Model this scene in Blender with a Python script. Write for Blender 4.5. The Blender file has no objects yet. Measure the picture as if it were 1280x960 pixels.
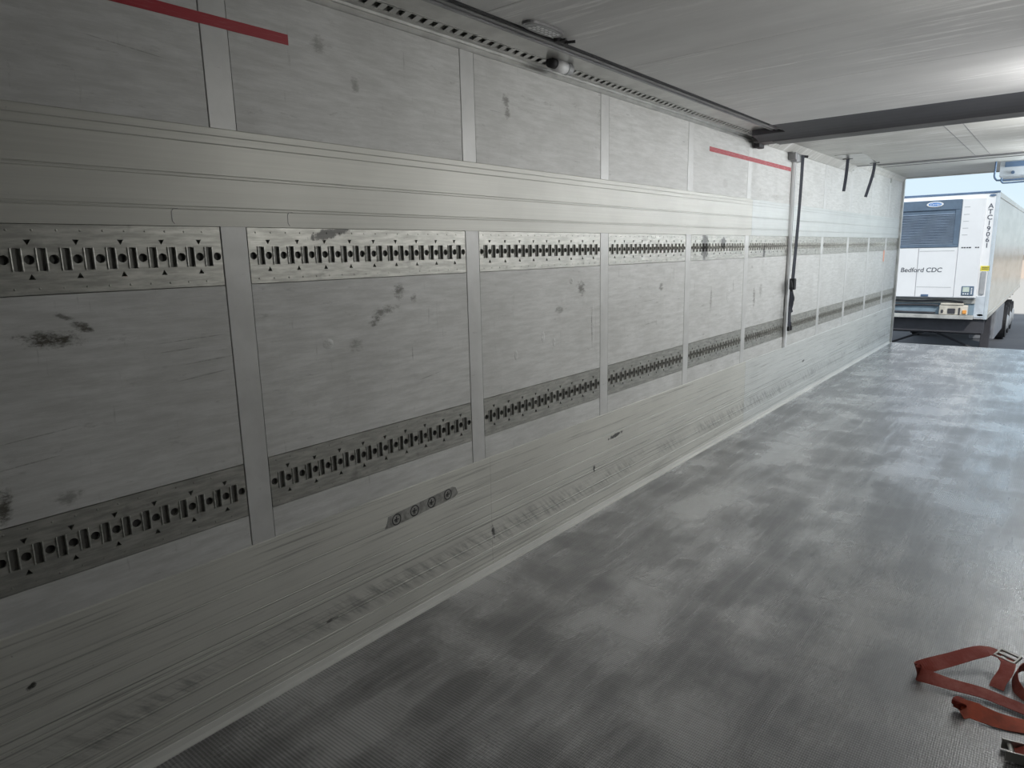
import bpy, bmesh, math, random
from mathutils import Vector, Matrix
from mathutils.geometry import tessellate_polygon

random.seed(7)
SC = bpy.context.scene
COL = SC.collection
R = math.radians

# ------------------------------------------------------------------ camera
cam_data = bpy.data.cameras.new('camera')
cam = bpy.data.objects.new('camera', cam_data)
COL.objects.link(cam)
cr = Vector((0.77723898, 0.62883163, -0.02168776))
cf = Vector((-0.62061553, 0.76049638, -0.19100162))
cu = Vector((-0.10361439, 0.16191366, 0.9813501))
m = Matrix((cr, cu, -cf)).transposed().to_4x4()
m.translation = Vector((2.1065, 0.0, 1.5773))
cam.matrix_world = m
cam_data.sensor_width = 36.0
cam_data.lens = 839.46 * 36.0 / 1280.0
cam_data.clip_start = 0.05
cam_data.clip_end = 600
SC.camera = cam

# ------------------------------------------------------------------ world, sun, exposure
world = bpy.data.worlds.new('sky')
SC.world = world
world.use_nodes = True
wn = world.node_tree.nodes
wl = world.node_tree.links
wn.clear()
w_out = wn.new('ShaderNodeOutputWorld')
w_bg = wn.new('ShaderNodeBackground')
w_tc = wn.new('ShaderNodeTexCoord')
w_sep = wn.new('ShaderNodeSeparateXYZ')
w_ramp = wn.new('ShaderNodeValToRGB')
w_noise = wn.new('ShaderNodeTexNoise')
w_mix = wn.new('ShaderNodeMix')
w_mix.data_type = 'RGBA'
w_ramp.color_ramp.elements[0].position = 0.0
w_ramp.color_ramp.elements[0].color = (0.74, 0.89, 0.96, 1)
w_ramp.color_ramp.elements[1].position = 0.45
w_ramp.color_ramp.elements[1].color = (0.42, 0.66, 0.95, 1)
w_noise.inputs['Scale'].default_value = 2.2
w_noise.inputs['Detail'].default_value = 5
w_cr = wn.new('ShaderNodeValToRGB')
w_cr.color_ramp.elements[0].position = 0.42
w_cr.color_ramp.elements[1].position = 0.62
wl.new(w_tc.outputs['Generated'], w_sep.inputs[0])
wl.new(w_sep.outputs['Z'], w_ramp.inputs[0])
wl.new(w_tc.outputs['Generated'], w_noise.inputs['Vector'])
wl.new(w_noise.outputs['Fac'], w_cr.inputs[0])
wl.new(w_cr.outputs[0], w_mix.inputs['Factor'])
wl.new(w_ramp.outputs[0], w_mix.inputs['A'])
w_mix.inputs['B'].default_value = (0.95, 0.98, 1.0, 1)
wl.new(w_mix.outputs['Result'], w_bg.inputs['Color'])
w_bg.inputs['Strength'].default_value = 1.05
wl.new(w_bg.outputs[0], w_out.inputs['Surface'])

sun_data = bpy.data.lights.new('sun', 'SUN')
sun = bpy.data.objects.new('sun', sun_data)
COL.objects.link(sun)
sun.location = (8, -10, 15)
sun.rotation_euler = Vector((-0.45, 0.7, -0.75)).to_track_quat('-Z', 'Y').to_euler()
sun_data.energy = 2.6
sun_data.angle = R(1.0)
sun_data.color = (1.0, 0.96, 0.9)

SC.view_settings.view_transform = 'Standard'
SC.view_settings.look = 'None'
SC.view_settings.gamma = 1.0
SC.view_settings.use_curve_mapping = False
SC.view_settings.exposure = 0.0
SC.cycles.max_bounces = 8
SC.cycles.diffuse_bounces = 5
SC.cycles.glossy_bounces = 4
SC.cycles.caustics_reflective = False
SC.cycles.caustics_refractive = False
SC.cycles.sample_clamp_indirect = 3.0

# added unseen fill lamps along the upper corner of the right-hand wall: (y, watts, colour)
FILL_LAMPS = [(2.7, 21.0, (1.0, 0.985, 0.94)), (4.6, 44.0, (1.0, 0.99, 0.97)),
         (6.6, 62.0, (0.98, 0.99, 1.0)), (8.6, 66.0, (0.93, 0.97, 1.0)), (10.8, 66.0, (0.9, 0.97, 1.0))]

# ------------------------------------------------------------------ helpers
class NB:
    """small node-building helper"""
    def __init__(s, name):
        s.m = bpy.data.materials.new(name)
        s.m.use_nodes = True
        s.t = s.m.node_tree
        s.b = s.t.nodes['Principled BSDF']
        s._pos = None
    def n(s, kind, **kw):
        x = s.t.nodes.new(kind)
        for k, v in kw.items():
            setattr(x, k, v)
        return x
    def link(s, a, b):
        s.t.links.new(a, b)
    def put(s, sock, v):
        if hasattr(v, 'is_output') or hasattr(v, 'links'):
            s.t.links.new(v, sock)
        else:
            sock.default_value = v
    def math(s, op, a, b=None, c=None, clamp=False):
        x = s.n('ShaderNodeMath', operation=op)
        x.use_clamp = clamp
        s.put(x.inputs[0], a)
        if b is not None:
            s.put(x.inputs[1], b)
        if c is not None:
            s.put(x.inputs[2], c)
        return x.outputs[0]
    def pos(s):
        if s._pos is None:
            g = s.n('ShaderNodeNewGeometry')
            s._pos = g.outputs['Position']
            sp = s.n('ShaderNodeSeparateXYZ')
            s.link(s._pos, sp.inputs[0])
            s.X, s.Y, s.Z = sp.outputs
        return s._pos
    def noise(s, scale=(1, 1, 1), rot=(0, 0, 0), nscale=1.0, detail=4, rough=0.55, loc=(0, 0, 0)):
        s.pos()
        mp = s.n('ShaderNodeMapping')
        mp.vector_type = 'POINT'
        if any(rot):   # rotate first, then stretch
            mr = s.n('ShaderNodeMapping')
            mr.inputs['Rotation'].default_value = rot
            s.link(s._pos, mr.inputs['Vector'])
            s.link(mr.outputs[0], mp.inputs['Vector'])
        else:
            s.link(s._pos, mp.inputs['Vector'])
        mp.inputs['Scale'].default_value = scale
        mp.inputs['Location'].default_value = loc
        x = s.n('ShaderNodeTexNoise')
        x.inputs['Scale'].default_value = nscale
        x.inputs['Detail'].default_value = detail
        x.inputs['Roughness'].default_value = rough
        s.link(mp.outputs[0], x.inputs['Vector'])
        return x.outputs['Fac']
    def ramp(s, v, a, b):
        """smooth 0..1 from a to b"""
        x = s.n('ShaderNodeMapRange')
        x.interpolation_type = 'SMOOTHSTEP'
        s.put(x.inputs['Value'], v)
        x.inputs['From Min'].default_value = a
        x.inputs['From Max'].default_value = b
        return x.outputs['Result']
    def mix(s, f, a, b):
        x = s.n('ShaderNodeMix')
        x.data_type = 'RGBA'
        s.put(x.inputs['Factor'], f)
        for k, v in (('A', a), ('B', b)):
            if isinstance(v, tuple):
                x.inputs[k].default_value = (*v, 1) if len(v) == 3 else v
            else:
                s.link(v, x.inputs[k])
        return x.outputs['Result']
    def blob(s, y0, z0, ry, rz, ang=0):
        """soft elliptical mask on the wall plane"""
        s.pos()
        c, n_ = math.cos(R(ang)), math.sin(R(ang))
        dy = s.math('SUBTRACT', s.Y, y0)
        dz = s.math('SUBTRACT', s.Z, z0)
        u = s.math('ADD', s.math('MULTIPLY', dy, c / ry), s.math('MULTIPLY', dz, n_ / ry))
        v = s.math('SUBTRACT', s.math('MULTIPLY', dz, c / rz), s.math('MULTIPLY', dy, n_ / rz))
        e = s.math('ADD', s.math('MULTIPLY', u, u), s.math('MULTIPLY', v, v))
        return s.math('SUBTRACT', 1.0, e, clamp=True)
    def bump(s, h, strength=0.3, dist=0.01):
        x = s.n('ShaderNodeBump')
        x.inputs['Strength'].default_value = strength
        x.inputs['Distance'].default_value = dist
        s.put(x.inputs['Height'], h)
        s.link(x.outputs[0], s.b.inputs['Normal'])
    def done(s, col=None, rough=None, metal=None, spec=None):
        if col is not None:
            s.put(s.b.inputs['Base Color'], (*col, 1) if isinstance(col, tuple) and len(col) == 3 else col)
        if rough is not None:
            s.put(s.b.inputs['Roughness'], rough)
        if metal is not None:
            s.put(s.b.inputs['Metallic'], metal)
        if spec is not None:
            s.b.inputs['Specular IOR Level'].default_value = spec
        return s.m


def simple(name, col, rough=0.5, metal=0.0, var=0.12, scale=6.0):
    b = NB(name)
    n = b.noise(nscale=scale, detail=4)
    dark = tuple(c * (1 - var) for c in col)
    lite = tuple(min(1, c * (1 + var)) for c in col)
    return b.done(b.mix(b.ramp(n, 0.3, 0.7), dark, lite), rough, metal)


def box(bm, x0, x1, y0, y1, z0, z1):
    vs = [bm.verts.new(p) for p in ((x0, y0, z0), (x1, y0, z0), (x1, y1, z0), (x0, y1, z0),
                                    (x0, y0, z1), (x1, y0, z1), (x1, y1, z1), (x0, y1, z1))]
    for f in ((3, 2, 1, 0), (4, 5, 6, 7), (0, 1, 5, 4), (1, 2, 6, 5), (2, 3, 7, 6), (3, 0, 4, 7)):
        bm.faces.new([vs[i] for i in f])


def bevbox(bm, x0, x1, y0, y1, z0, z1, w=0.004, seg=2):
    b2 = bmesh.new()
    box(b2, x0, x1, y0, y1, z0, z1)
    bmesh.ops.bevel(b2, geom=list(b2.edges), offset=w, segments=seg, affect='EDGES', profile=0.5)
    merge(bm, b2)


def merge(bm, b2):
    me = bpy.data.meshes.new('tmp')
    b2.to_mesh(me)
    b2.free()
    bm.from_mesh(me)
    bpy.data.meshes.remove(me)


def tube(bm, pts, r, seg=10, cap=True, closed=False):
    pts = [Vector(p) for p in pts]
    n = len(pts)
    rings = []
    up = None
    for i, p in enumerate(pts):
        a = pts[(i - 1) % n] if (i > 0 or closed) else pts[i]
        b = pts[(i + 1) % n] if (i < n - 1 or closed) else pts[i]
        t = (b - a).normalized()
        if up is None:
            up = t.orthogonal().normalized()
        up = (up - t * up.dot(t)).normalized()
        sd = t.cross(up)
        rr = r[i] if isinstance(r, (list, tuple)) else r
        rings.append([bm.verts.new(p + (up * math.cos(2 * math.pi * k / seg) + sd * math.sin(2 * math.pi * k / seg)) * rr)
                      for k in range(seg)])
    for i in range(n if closed else n - 1):
        A, B = rings[i], rings[(i + 1) % n]
        for k in range(seg):
            bm.faces.new((A[k], A[(k + 1) % seg], B[(k + 1) % seg], B[k]))
    if cap and not closed:
        bm.faces.new(rings[0][::-1])
        bm.faces.new(rings[-1])


def prism_y(bm, prof, y0, y1):
    """closed profile of (x, z) points extruded along y"""
    A = [bm.verts.new((x, y0, z)) for x, z in prof]
    B = [bm.verts.new((x, y1, z)) for x, z in prof]
    n = len(prof)
    for i in range(n):
        bm.faces.new((A[i], A[(i + 1) % n], B[(i + 1) % n], B[i]))
    bm.faces.new(A[::-1])
    bm.faces.new(B)
    bmesh.ops.recalc_face_normals(bm, faces=bm.faces)


def prism_x(bm, prof, x0, x1):
    """closed profile of (y, z) points extruded along x"""
    A = [bm.verts.new((x0, y, z)) for y, z in prof]
    B = [bm.verts.new((x1, y, z)) for y, z in prof]
    n = len(prof)
    for i in range(n):
        bm.faces.new((A[i], A[(i + 1) % n], B[(i + 1) % n], B[i]))
    bm.faces.new(A[::-1])
    bm.faces.new(B)
    bmesh.ops.recalc_face_normals(bm, faces=bm.faces)


def prism_z(bm, prof, z0, z1):
    A = [bm.verts.new((x, y, z0)) for x, y in prof]
    B = [bm.verts.new((x, y, z1)) for x, y in prof]
    n = len(prof)
    for i in range(n):
        bm.faces.new((A[i], A[(i + 1) % n], B[(i + 1) % n], B[i]))
    bm.faces.new(A[::-1])
    bm.faces.new(B)
    bmesh.ops.recalc_face_normals(bm, faces=bm.faces)


def smooth_path(pts, k=8):
    """Catmull-Rom through the points"""
    P = [Vector(p) for p in pts]
    P = [P[0] * 2 - P[1]] + P + [P[-1] * 2 - P[-2]]
    out = []
    for i in range(1, len(P) - 2):
        for j in range(k):
            t = j / k
            a, b, c, d = P[i - 1:i + 3]
            out.append(0.5 * ((2 * b) + (c - a) * t + (2 * a - 5 * b + 4 * c - d) * t * t + (3 * b - a - 3 * c + d) * t ** 3))
    out.append(P[-2])
    return out


def ribbon(bm, pts, wids, width=0.05, th=0.0022, k=8):
    """webbing: centre-line points and a width direction at each"""
    C = smooth_path(pts, k)
    D = smooth_path(wids, k)
    rows = []
    n = len(C)
    for i in range(n):
        t = (C[min(i + 1, n - 1)] - C[max(i - 1, 0)]).normalized()
        d = D[i]
        d = (d - t * d.dot(t)).normalized()
        nn = t.cross(d)
        h = d * width / 2
        q = nn * th / 2
        rows.append([bm.verts.new(C[i] + s) for s in (-h - q, h - q, h + q, -h + q)])
    for i in range(n - 1):
        A, B = rows[i], rows[i + 1]
        for j in range(4):
            bm.faces.new((A[j], A[(j + 1) % 4], B[(j + 1) % 4], B[j]))
    bm.faces.new(rows[0][::-1])
    bm.faces.new(rows[-1])
    bmesh.ops.recalc_face_normals(bm, faces=bm.faces)


def obj(name, bm, mats, parent=None, smooth=False, loc=None):
    me = bpy.data.meshes.new(name)
    if smooth:
        for f in bm.faces:
            f.smooth = True
    bm.to_mesh(me)
    bm.free()
    for mt in (mats if isinstance(mats, (list, tuple)) else [mats]):
        me.materials.append(mt)
    o = bpy.data.objects.new(name, me)
    COL.objects.link(o)
    if loc:
        o.location = loc
    if parent:
        o.parent = parent
    return o


def text(name, s, size, mat, parent=None, extrude=0.0005, rot=(R(90), 0, 0), loc=(0, 0, 0), shear=0.0, offset=0.0):
    cu_ = bpy.data.curves.new(name, 'FONT')
    cu_.body = s
    cu_.size = size
    cu_.extrude = extrude
    cu_.shear = shear
    cu_.offset = offset
    cu_.align_x = 'CENTER'
    cu_.align_y = 'CENTER'
    t = bpy.data.objects.new('tmp_text', cu_)
    COL.objects.link(t)
    bpy.context.view_layer.update()
    me = bpy.data.meshes.new_from_object(t.evaluated_get(bpy.context.evaluated_depsgraph_get()))
    bpy.data.objects.remove(t)
    me.transform(Matrix.Translation(Vector(loc)) @ Matrix.Rotation(rot[2], 4, 'Z') @ Matrix.Rotation(rot[1], 4, 'Y') @ Matrix.Rotation(rot[0], 4, 'X'))
    me.materials.clear()
    me.materials.append(mat)
    o = bpy.data.objects.new(name, me)
    COL.objects.link(o)
    if parent:
        o.parent = parent
    return o


def tag(o, label=None, cat=None, group=None, kind=None):
    if label: o['label'] = label
    if cat: o['category'] = cat
    if group: o['group'] = group
    if kind: o['kind'] = kind
    return o


def empty(name, label, cat, loc=(0, 0, 0), group=None):
    o = bpy.data.objects.new(name, None)
    o.empty_display_size = 0.1
    COL.objects.link(o)
    o.location = loc
    return tag(o, label, cat, group)


def part(name, bm, mats, parent, smooth=False):
    """mesh given in world coordinates, parented to a thing at its own place"""
    p = Vector(parent.matrix_basis.translation)
    q = parent.parent
    while q:
        p += q.matrix_basis.translation
        q = q.parent
    bmesh.ops.translate(bm, verts=bm.verts, vec=-p)
    return obj(name, bm, mats, parent, smooth)


def struct(name, bm, mats, smooth=False):
    return tag(obj(name, bm, mats, None, smooth), kind='structure')


# ------------------------------------------------------------------ materials
def wall_material():
    b = NB('wall_panel')
    b.pos()
    streak = b.noise(scale=(1, 3.0, 24), nscale=1.8, detail=8, rough=0.72)
    cloud = b.noise(scale=(1, 1, 1.3), nscale=2.3, detail=5)
    fine = b.noise(scale=(1, 6, 60), nscale=3.0, detail=4, rough=0.7)
    col = b.mix(b.ramp(streak, 0.3, 0.72), (0.52, 0.525, 0.51), (0.69, 0.695, 0.685))
    col = b.mix(b.math('MULTIPLY', b.ramp(cloud, 0.62, 0.35), 0.22), col, (0.36, 0.36, 0.34))
    col = b.mix(b.math('MULTIPLY', b.ramp(fine, 0.55, 0.8), 0.35), col, (0.74, 0.74, 0.73))
    # short rubbed marks scattered over the panels
    rub = b.noise(scale=(1, 3.5, 13), nscale=2.4, detail=6, rough=0.7, loc=(3, 7, 1))
    col = b.mix(b.math('MULTIPLY', b.ramp(rub, 0.60, 0.74), 0.45), col, (0.2, 0.2, 0.19))
    vert = b.noise(scale=(1, 16, 2.5), nscale=2.0, detail=5, rough=0.7, loc=(1, 2, 9))
    col = b.mix(b.math('MULTIPLY', b.ramp(vert, 0.62, 0.74), 0.4), col, (0.22, 0.22, 0.21))
    # the stains one can point at
    grit = b.noise(scale=(1, 1, 2.2), nscale=26, detail=6, rough=0.75)
    grit2 = b.noise(scale=(1, 6, 30), nscale=3, detail=5, rough=0.7)
    spots = [(0.615, 1.375, 0.075, 0.024, -4, 1.2), (0.69, 1.405, 0.03, 0.013, -28, 1.1), (0.655, 1.432, 0.03, 0.008, -22, .9),
             (0.45, 0.955, 0.022, 0.05, 0, 1.1), (0.60, 0.93, 0.035, 0.02, 0, .6), (1.86, 1.435, 0.03, 0.03, 0, .9),
             (1.78, 1.36, 0.07, 0.02, 12, .8), (1.73, 1.32, 0.035, 0.015, 20, .9), (1.94, 1.40, 0.018, 0.018, 0, .7),
             (2.58, 2.275, 0.028, 0.03, 0, .8), (2.59, 2.22, 0.024, 0.022, 0, .7), (1.63, 1.24, 0.03, 0.03, 0, .5),
             (3.22, 1.375, 0.035, 0.045, 35, .9), (3.0, 1.27, 0.04, 0.02, 0, .6), (0.5, 2.28, 0.16, 0.03, -8, .6),
             (1.70, 2.20, 0.02, 0.03, 0, .6), (0.48, 2.08, 0.07, 0.01, -18, .9), (1.55, 2.31, 0.03, 0.03, 0, .6),
             (3.45, 2.32, 0.06, 0.04, 0, .5), (1.46, 0.83, .02, .03, 0, .6),
             (6.0, 1.15, 0.03, 0.09, 0, .7), (6.16, 1.2, .04, .06, 0, .5), (5.05, 1.18, .02, .1, 0, .6), (4.2, 1.33, 0.03, 0.03, 0, .8)]
    for (y, z, ry, rz, a, s_) in spots:
        mk = b.blob(y, z, ry * 1.6, rz * 1.6, a)
        f = b.math('MULTIPLY', b.ramp(b.math('ADD', b.math('MULTIPLY', mk, 0.42), grit), 0.70, 0.98), min(1, s_ * 0.85))
        col = b.mix(b.math('MULTIPLY', f, b.ramp(mk, 0.0, 0.35)), col, (0.075, 0.07, 0.055))
    # thin scratches
    scr = [(1.05, 1.262, .11, .0035, 3), (0.95, 1.305, .09, .003, 2), (1.0, 1.335, .13, .003, 2), (0.9, 2.17, .14, .003, -6),
           (1.02, 1.215, .1, .004, 5), (3.33, 1.14, .006, .14, 4), (1.92, 1.17, .004, .05, 0), (2.5, 2.22, .05, .003, 0),
           (2.02, 1.06, .09, .003, 8), (5.5, 1.28, .01, .09, 0), (0.55, 1.12, .12, .003, 4), (0.52, 1.05, .1, .003, 4),
           (4.0, 1.25, .15, .003, 2), (4.05, 1.1, .16, .004, 3)]
    for (y, z, ry, rz, a) in scr:
        col = b.mix(b.math('MULTIPLY', b.ramp(b.blob(y, z, ry, rz * .7, a), 0, 0.8), b.math('MULTIPLY', b.ramp(grit, .35, .6), 0.6)), col, (0.15, 0.15, 0.14))
    dent_n = b.noise(scale=(1, 1, 1), nscale=5.5, detail=2, loc=(5, 5, 5))
    dent = b.ramp(dent_n, 0.62, 0.72)
    dents = [(3.12, 1.42, .016, .014), (2.62, 1.07, .012, .02), (2.85, 1.14, .012, .025), (3.34, 1.15, .014, .11),
             (1.14, .98, .016, .012), (1.43, .86, .012, .016), (5.4, 1.2, .03, .05), (1.5, 1.26, .02, .016),
             (7.5, 2.1, .1, .03), (7.9, 2.05, .05, .06), (6.5, 2.03, .18, .02), (6.2, 1.43, .04, .05), (4.4, 1.42, .02, .04),
             (5.25, 2.07, .05, .03), (2.95, 1.1, .01, .02), (4.15, 1.1, .012, .016)]
    h = b.math('MULTIPLY', dent, 0.25)
    for (y, z, ry, rz) in dents:
        h = b.math('ADD', h, b.math('MULTIPLY', b.ramp(b.blob(y, z, ry * 1.3, rz * 1.3), 0, 0.8), b.ramp(grit, 0.25, .6)))
    h = b.math('ADD', h, b.math('MULTIPLY', streak, 0.25))
    h = b.math('ADD', h, b.math('MULTIPLY', fine, 0.08))
    b.bump(h, 0.5, 0.006)
    return b.done(col, b.math('ADD', 0.36, b.math('MULTIPLY', streak, 0.25)), 0.0, 0.45)


def alu_material(name, base, kick=False):
    b = NB(name)
    b.pos()
    long = b.noise(scale=(1, 0.5, 45), nscale=2.0, detail=6, rough=0.65)
    cloud = b.noise(scale=(1, 1, 1.4), nscale=2.0, detail=4)
    d = tuple(c * 0.90 for c in base)
    col = b.mix(b.ramp(long, 0.3, 0.7), d, base)
    col = b.mix(b.math('MULTIPLY', b.ramp(cloud, 0.6, 0.35), 0.2), col, tuple(c * 0.6 for c in base))
    tick = b.noise(scale=(1, 30, 9), nscale=2.0, detail=3, rough=0.6, loc=(2, 4, 4))
    col = b.mix(b.math('MULTIPLY', b.ramp(tick, 0.72, 0.77), 0.6), col, (0.13, 0.13, 0.12))
    for zz in ((0.457, 0.357, 0.296, 0.272, 0.177, 0.106, 0.046) if kick else (1.957, 1.932, 1.835, 1.7355)):   # dark lines drawn along the grooves
        ln = b.ramp(b.math('ABSOLUTE', b.math('SUBTRACT', b.Z, zz)), 0.0042, 0.0012)
        col = b.mix(b.math('MULTIPLY', ln, b.math('ADD', 0.22 if kick else 0.06, b.math('MULTIPLY', b.ramp(long, 0.4, 0.6), 0.28 if kick else 0.2))), col, (0.10, 0.10, 0.095))
    if kick:
        long2 = b.noise(scale=(1, 0.35, 30), nscale=3.0, detail=7, rough=0.72, loc=(0, 3, 3))
        col = b.mix(b.math('MULTIPLY', b.ramp(long2, 0.52, 0.66), 0.6), col, (0.17, 0.17, 0.16))
        kgrit = b.noise(scale=(1, 1.3, 1.6), nscale=38, detail=5, rough=0.7)
        # diagonal pallet scrapes in a low band
        diag = b.noise(scale=(1, 2.2, 17), rot=(R(42), 0, 0), nscale=2.4, detail=6, rough=0.7)
        patch = b.noise(scale=(1, 1.1, 3), nscale=1.4, detail=2, loc=(0, 5.2, 0))
        band = b.math('MULTIPLY', b.ramp(b.Z, 0.10, 0.17), b.ramp(b.Z, 0.27, 0.20))
        f = b.math('MULTIPLY', b.math('MULTIPLY', b.ramp(diag, 0.38, 0.72), band), b.ramp(patch, 0.36, 0.56))
        col = b.mix(b.math('MULTIPLY', f, 0.7), col, (0.10, 0.10, 0.10))
        for (y, z, ry, rz, a) in [(0.44, 0.43, .014, .009, 30), (3.6, .43, .09, .012, 4), (3.35, 0.28, .012, .025, 0),
                                  (1.42, .175, .03, .006, 0), (2.4, .2, .012, .04, 10), (7.6, .36, .05, .012, 5)]:
            col = b.mix(b.math('MULTIPLY', b.ramp(b.math('ADD', b.math('MULTIPLY', b.blob(y, z, ry * 1.5, rz * 1.5, a), .5), kgrit), .72, .95), b.ramp(b.blob(y, z, ry * 1.5, rz * 1.5, a), 0, .3)), col, (0.06, 0.06, 0.055))
        for zz in (0.262, 0.30, 0.172, 0.06):
            ln = b.ramp(b.math('ABSOLUTE', b.math('SUBTRACT', b.math('ADD', b.Z, b.math('MULTIPLY', long, 0.006)), zz)), 0.0035, 0.0008)
            col = b.mix(b.math('MULTIPLY', ln, 0.5), col, (0.1, 0.1, 0.095))
    b.bump(b.math('ADD', long, b.math('MULTIPLY', cloud, 1.0)), 0.15, 0.002)
    return b.done(col, 0.40, 0.1, 0.5)


def floor_material():
    b = NB('floor_antislip')
    b.pos()
    big = b.noise(scale=(2.2, 0.5, 1), nscale=1.2, detail=7, rough=0.62)
    pat = b.noise(scale=(1, 1.3, 1), nscale=2.1, detail=6, rough=0.6, loc=(3, 3, 0))
    mid = b.noise(scale=(7, 0.5, 1), nscale=2.0, detail=7, rough=0.7, loc=(4, 0, 0))
    cross = b.noise(scale=(0.8, 11, 1), nscale=1.6, detail=7, rough=0.72, loc=(9, 1, 0))
    t = b.math('ADD', b.math('MULTIPLY', big, 0.5), b.math('MULTIPLY', pat, 0.5))
    col = b.mix(b.ramp(t, 0.43, 0.61), (0.042, 0.040, 0.045), (0.37, 0.37, 0.375))
    col = b.mix(b.math('MULTIPLY', b.ramp(mid, 0.46, 0.68), 0.45), col, (0.42, 0.42, 0.425))
    col = b.mix(b.math('MULTIPLY', b.ramp(cross, 0.5, 0.68), 0.45), col, (0.055, 0.055, 0.058))
    sc = b.noise(scale=(34, 0.4, 1), nscale=1.5, detail=6, rough=0.75, loc=(1, 8, 0))
    col = b.mix(b.math('MULTIPLY', b.ramp(sc, 0.58, 0.72), 0.4), col, (0.5, 0.5, 0.5))
    scd = b.noise(scale=(1.2, 26, 1), rot=(0, 0, R(8)), nscale=1.4, detail=6, rough=0.75, loc=(1, 8, 0))
    col = b.mix(b.math('MULTIPLY', b.ramp(scd, 0.6, 0.74), 0.3), col, (0.45, 0.45, 0.45))
    # raised wire-mesh print
    k = 2 * math.pi / 0.014
    s1 = b.math('SINE', b.math('MULTIPLY', b.math('ADD', b.X, b.math('MULTIPLY', b.Y, 0.58)), k))
    s2 = b.math('SINE', b.math('MULTIPLY', b.math('SUBTRACT', b.X, b.math('MULTIPLY', b.Y, 0.58)), k))
    mesh = b.math('MULTIPLY', s1, s2)
    grit = b.noise(nscale=110, detail=3)
    worn = b.math('ADD', 0.5, b.math('MULTIPLY', b.ramp(pat, 0.35, 0.6), 0.45))
    mk = b.math('MULTIPLY', b.ramp(mesh, 0.1, 0.8), worn)
    col = b.mix(mk, col, b.mix(0.62, col, (0.55, 0.55, 0.56)))
    col = b.mix(b.math('MULTIPLY', b.ramp(mesh, 0.0, -0.7), 0.6), col, (0.02, 0.02, 0.021))
    col = b.mix(b.math('MULTIPLY', b.ramp(grit, 0.6, 0.72), 0.4), col, (0.5, 0.5, 0.5))
    h = b.math('ADD', b.math('MULTIPLY', mesh, 0.5), b.math('MULTIPLY', grit, 0.5))
    b.bump(h, 0.4, 0.0014)
    rg = b.math('ADD', 0.22, b.math('MULTIPLY', b.ramp(t, 0.62, 0.38), 0.22))
    b.b.inputs['Coat Weight'].default_value = 0.9
    b.b.inputs['Coat IOR'].default_value = 1.75
    b.put(b.b.inputs['Coat Roughness'], b.math('ADD', 0.17, b.math('MULTIPLY', b.ramp(b.math('ADD', b.math('MULTIPLY', t, .6), b.math('MULTIPLY', mid, .4)), 0.60, 0.40), 0.22)))
    return b.done(col, rg, 0.0, 0.8)


def ceiling_material(name, base):
    b = NB(name)
    b.pos()
    n1 = b.noise(scale=(0.5, 3.2, 1), nscale=1.7, detail=6, rough=0.62)
    n2 = b.noise(scale=(1, 1, 1), nscale=3.2, detail=4, loc=(2, 2, 2))
    sc = b.noise(scale=(1.2, 14, 1), nscale=1.6, detail=6, rough=0.75, loc=(7, 1, 0))
    msk = b.noise(scale=(0.5, 1.3, 1), nscale=1.3, detail=2, loc=(1.5, 0.3, 0))
    col = b.mix(b.ramp(n1, 0.3, 0.7), tuple(c * 0.86 for c in base), base)
    col = b.mix(b.math('MULTIPLY', b.ramp(n2, 0.66, 0.4), 0.15), col, tuple(c * 0.6 for c in base))
    f = b.math('MULTIPLY', b.ramp(sc, 0.50, 0.66), b.ramp(msk, 0.40, 0.58))
    col = b.mix(b.math('MULTIPLY', f, 0.8), col, (0.93, 0.93, 0.93))
    b.bump(n1, 0.15, 0.004)
    return b.done(col, 0.42, 0.0, 0.45)


def steel_material():
    b = NB('galvanised_steel')
    b.pos()
    n1 = b.noise(scale=(1, 2, 14), nscale=5.0, detail=5, rough=0.65)
    n2 = b.noise(nscale=9.0, detail=4)
    grit = b.noise(scale=(1, 1.5, 1), nscale=24, detail=6, rough=0.75)
    col = b.mix(b.ramp(n1, 0.35, 0.7), (0.34, 0.34, 0.315), (0.52, 0.52, 0.485))
    col = b.mix(b.math('MULTIPLY', b.ramp(n2, 0.6, 0.75), 0.5), col, (0.16, 0.16, 0.15))
    for (y, z, ry, rz, a) in ((4.90, 1.60, .07, .12, 0), (5.25, 1.62, .05, .05, 20), (1.55, 1.665, .10, .02, 12), (6.2, 1.54, .03, .06, 0)):
        mk = b.blob(y, z, ry * 1.3, rz * 1.3, a)
        f = b.math('MULTIPLY', b.ramp(b.math('ADD', b.math('MULTIPLY', mk, 0.45), grit), 0.66, 0.85), b.ramp(mk, 0, .2))
        col = b.mix(b.math('MULTIPLY', f, 0.85), col, (0.05, 0.05, 0.05))
    b.bump(n1, 0.2, 0.002)
    return b.done(col, b.math('ADD', 0.33, b.math('MULTIPLY', n2, 0.2)), 0.6)


M = {}
M['wall'] = wall_material()
M['kick'] = alu_material('kick_plate_aluminium', (0.68, 0.68, 0.63), True)
M['kick2'] = alu_material('kick_plate_rear_aluminium', (0.70, 0.72, 0.70), True)
M['band'] = alu_material('band_aluminium', (0.58, 0.58, 0.535))
M['band2'] = alu_material('band_rear_aluminium', (0.60, 0.63, 0.62))
def post_material():
    b = NB('post_cover')
    b.pos()
    n1 = b.noise(scale=(1, 2, 2), nscale=3, detail=5, rough=.6)
    n2 = b.noise(scale=(1, 5, 30), nscale=2.5, detail=5, rough=.7, loc=(3, 3, 3))
    col = b.mix(b.ramp(n1, .3, .7), (0.55, 0.555, 0.545), (0.64, 0.645, 0.635))
    col = b.mix(b.math('MULTIPLY', b.ramp(n2, .62, .75), .4), col, (0.25, 0.25, 0.25))
    return b.done(col, 0.4, 0.1)
M['post'] = post_material()
M['floor'] = floor_material()
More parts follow.
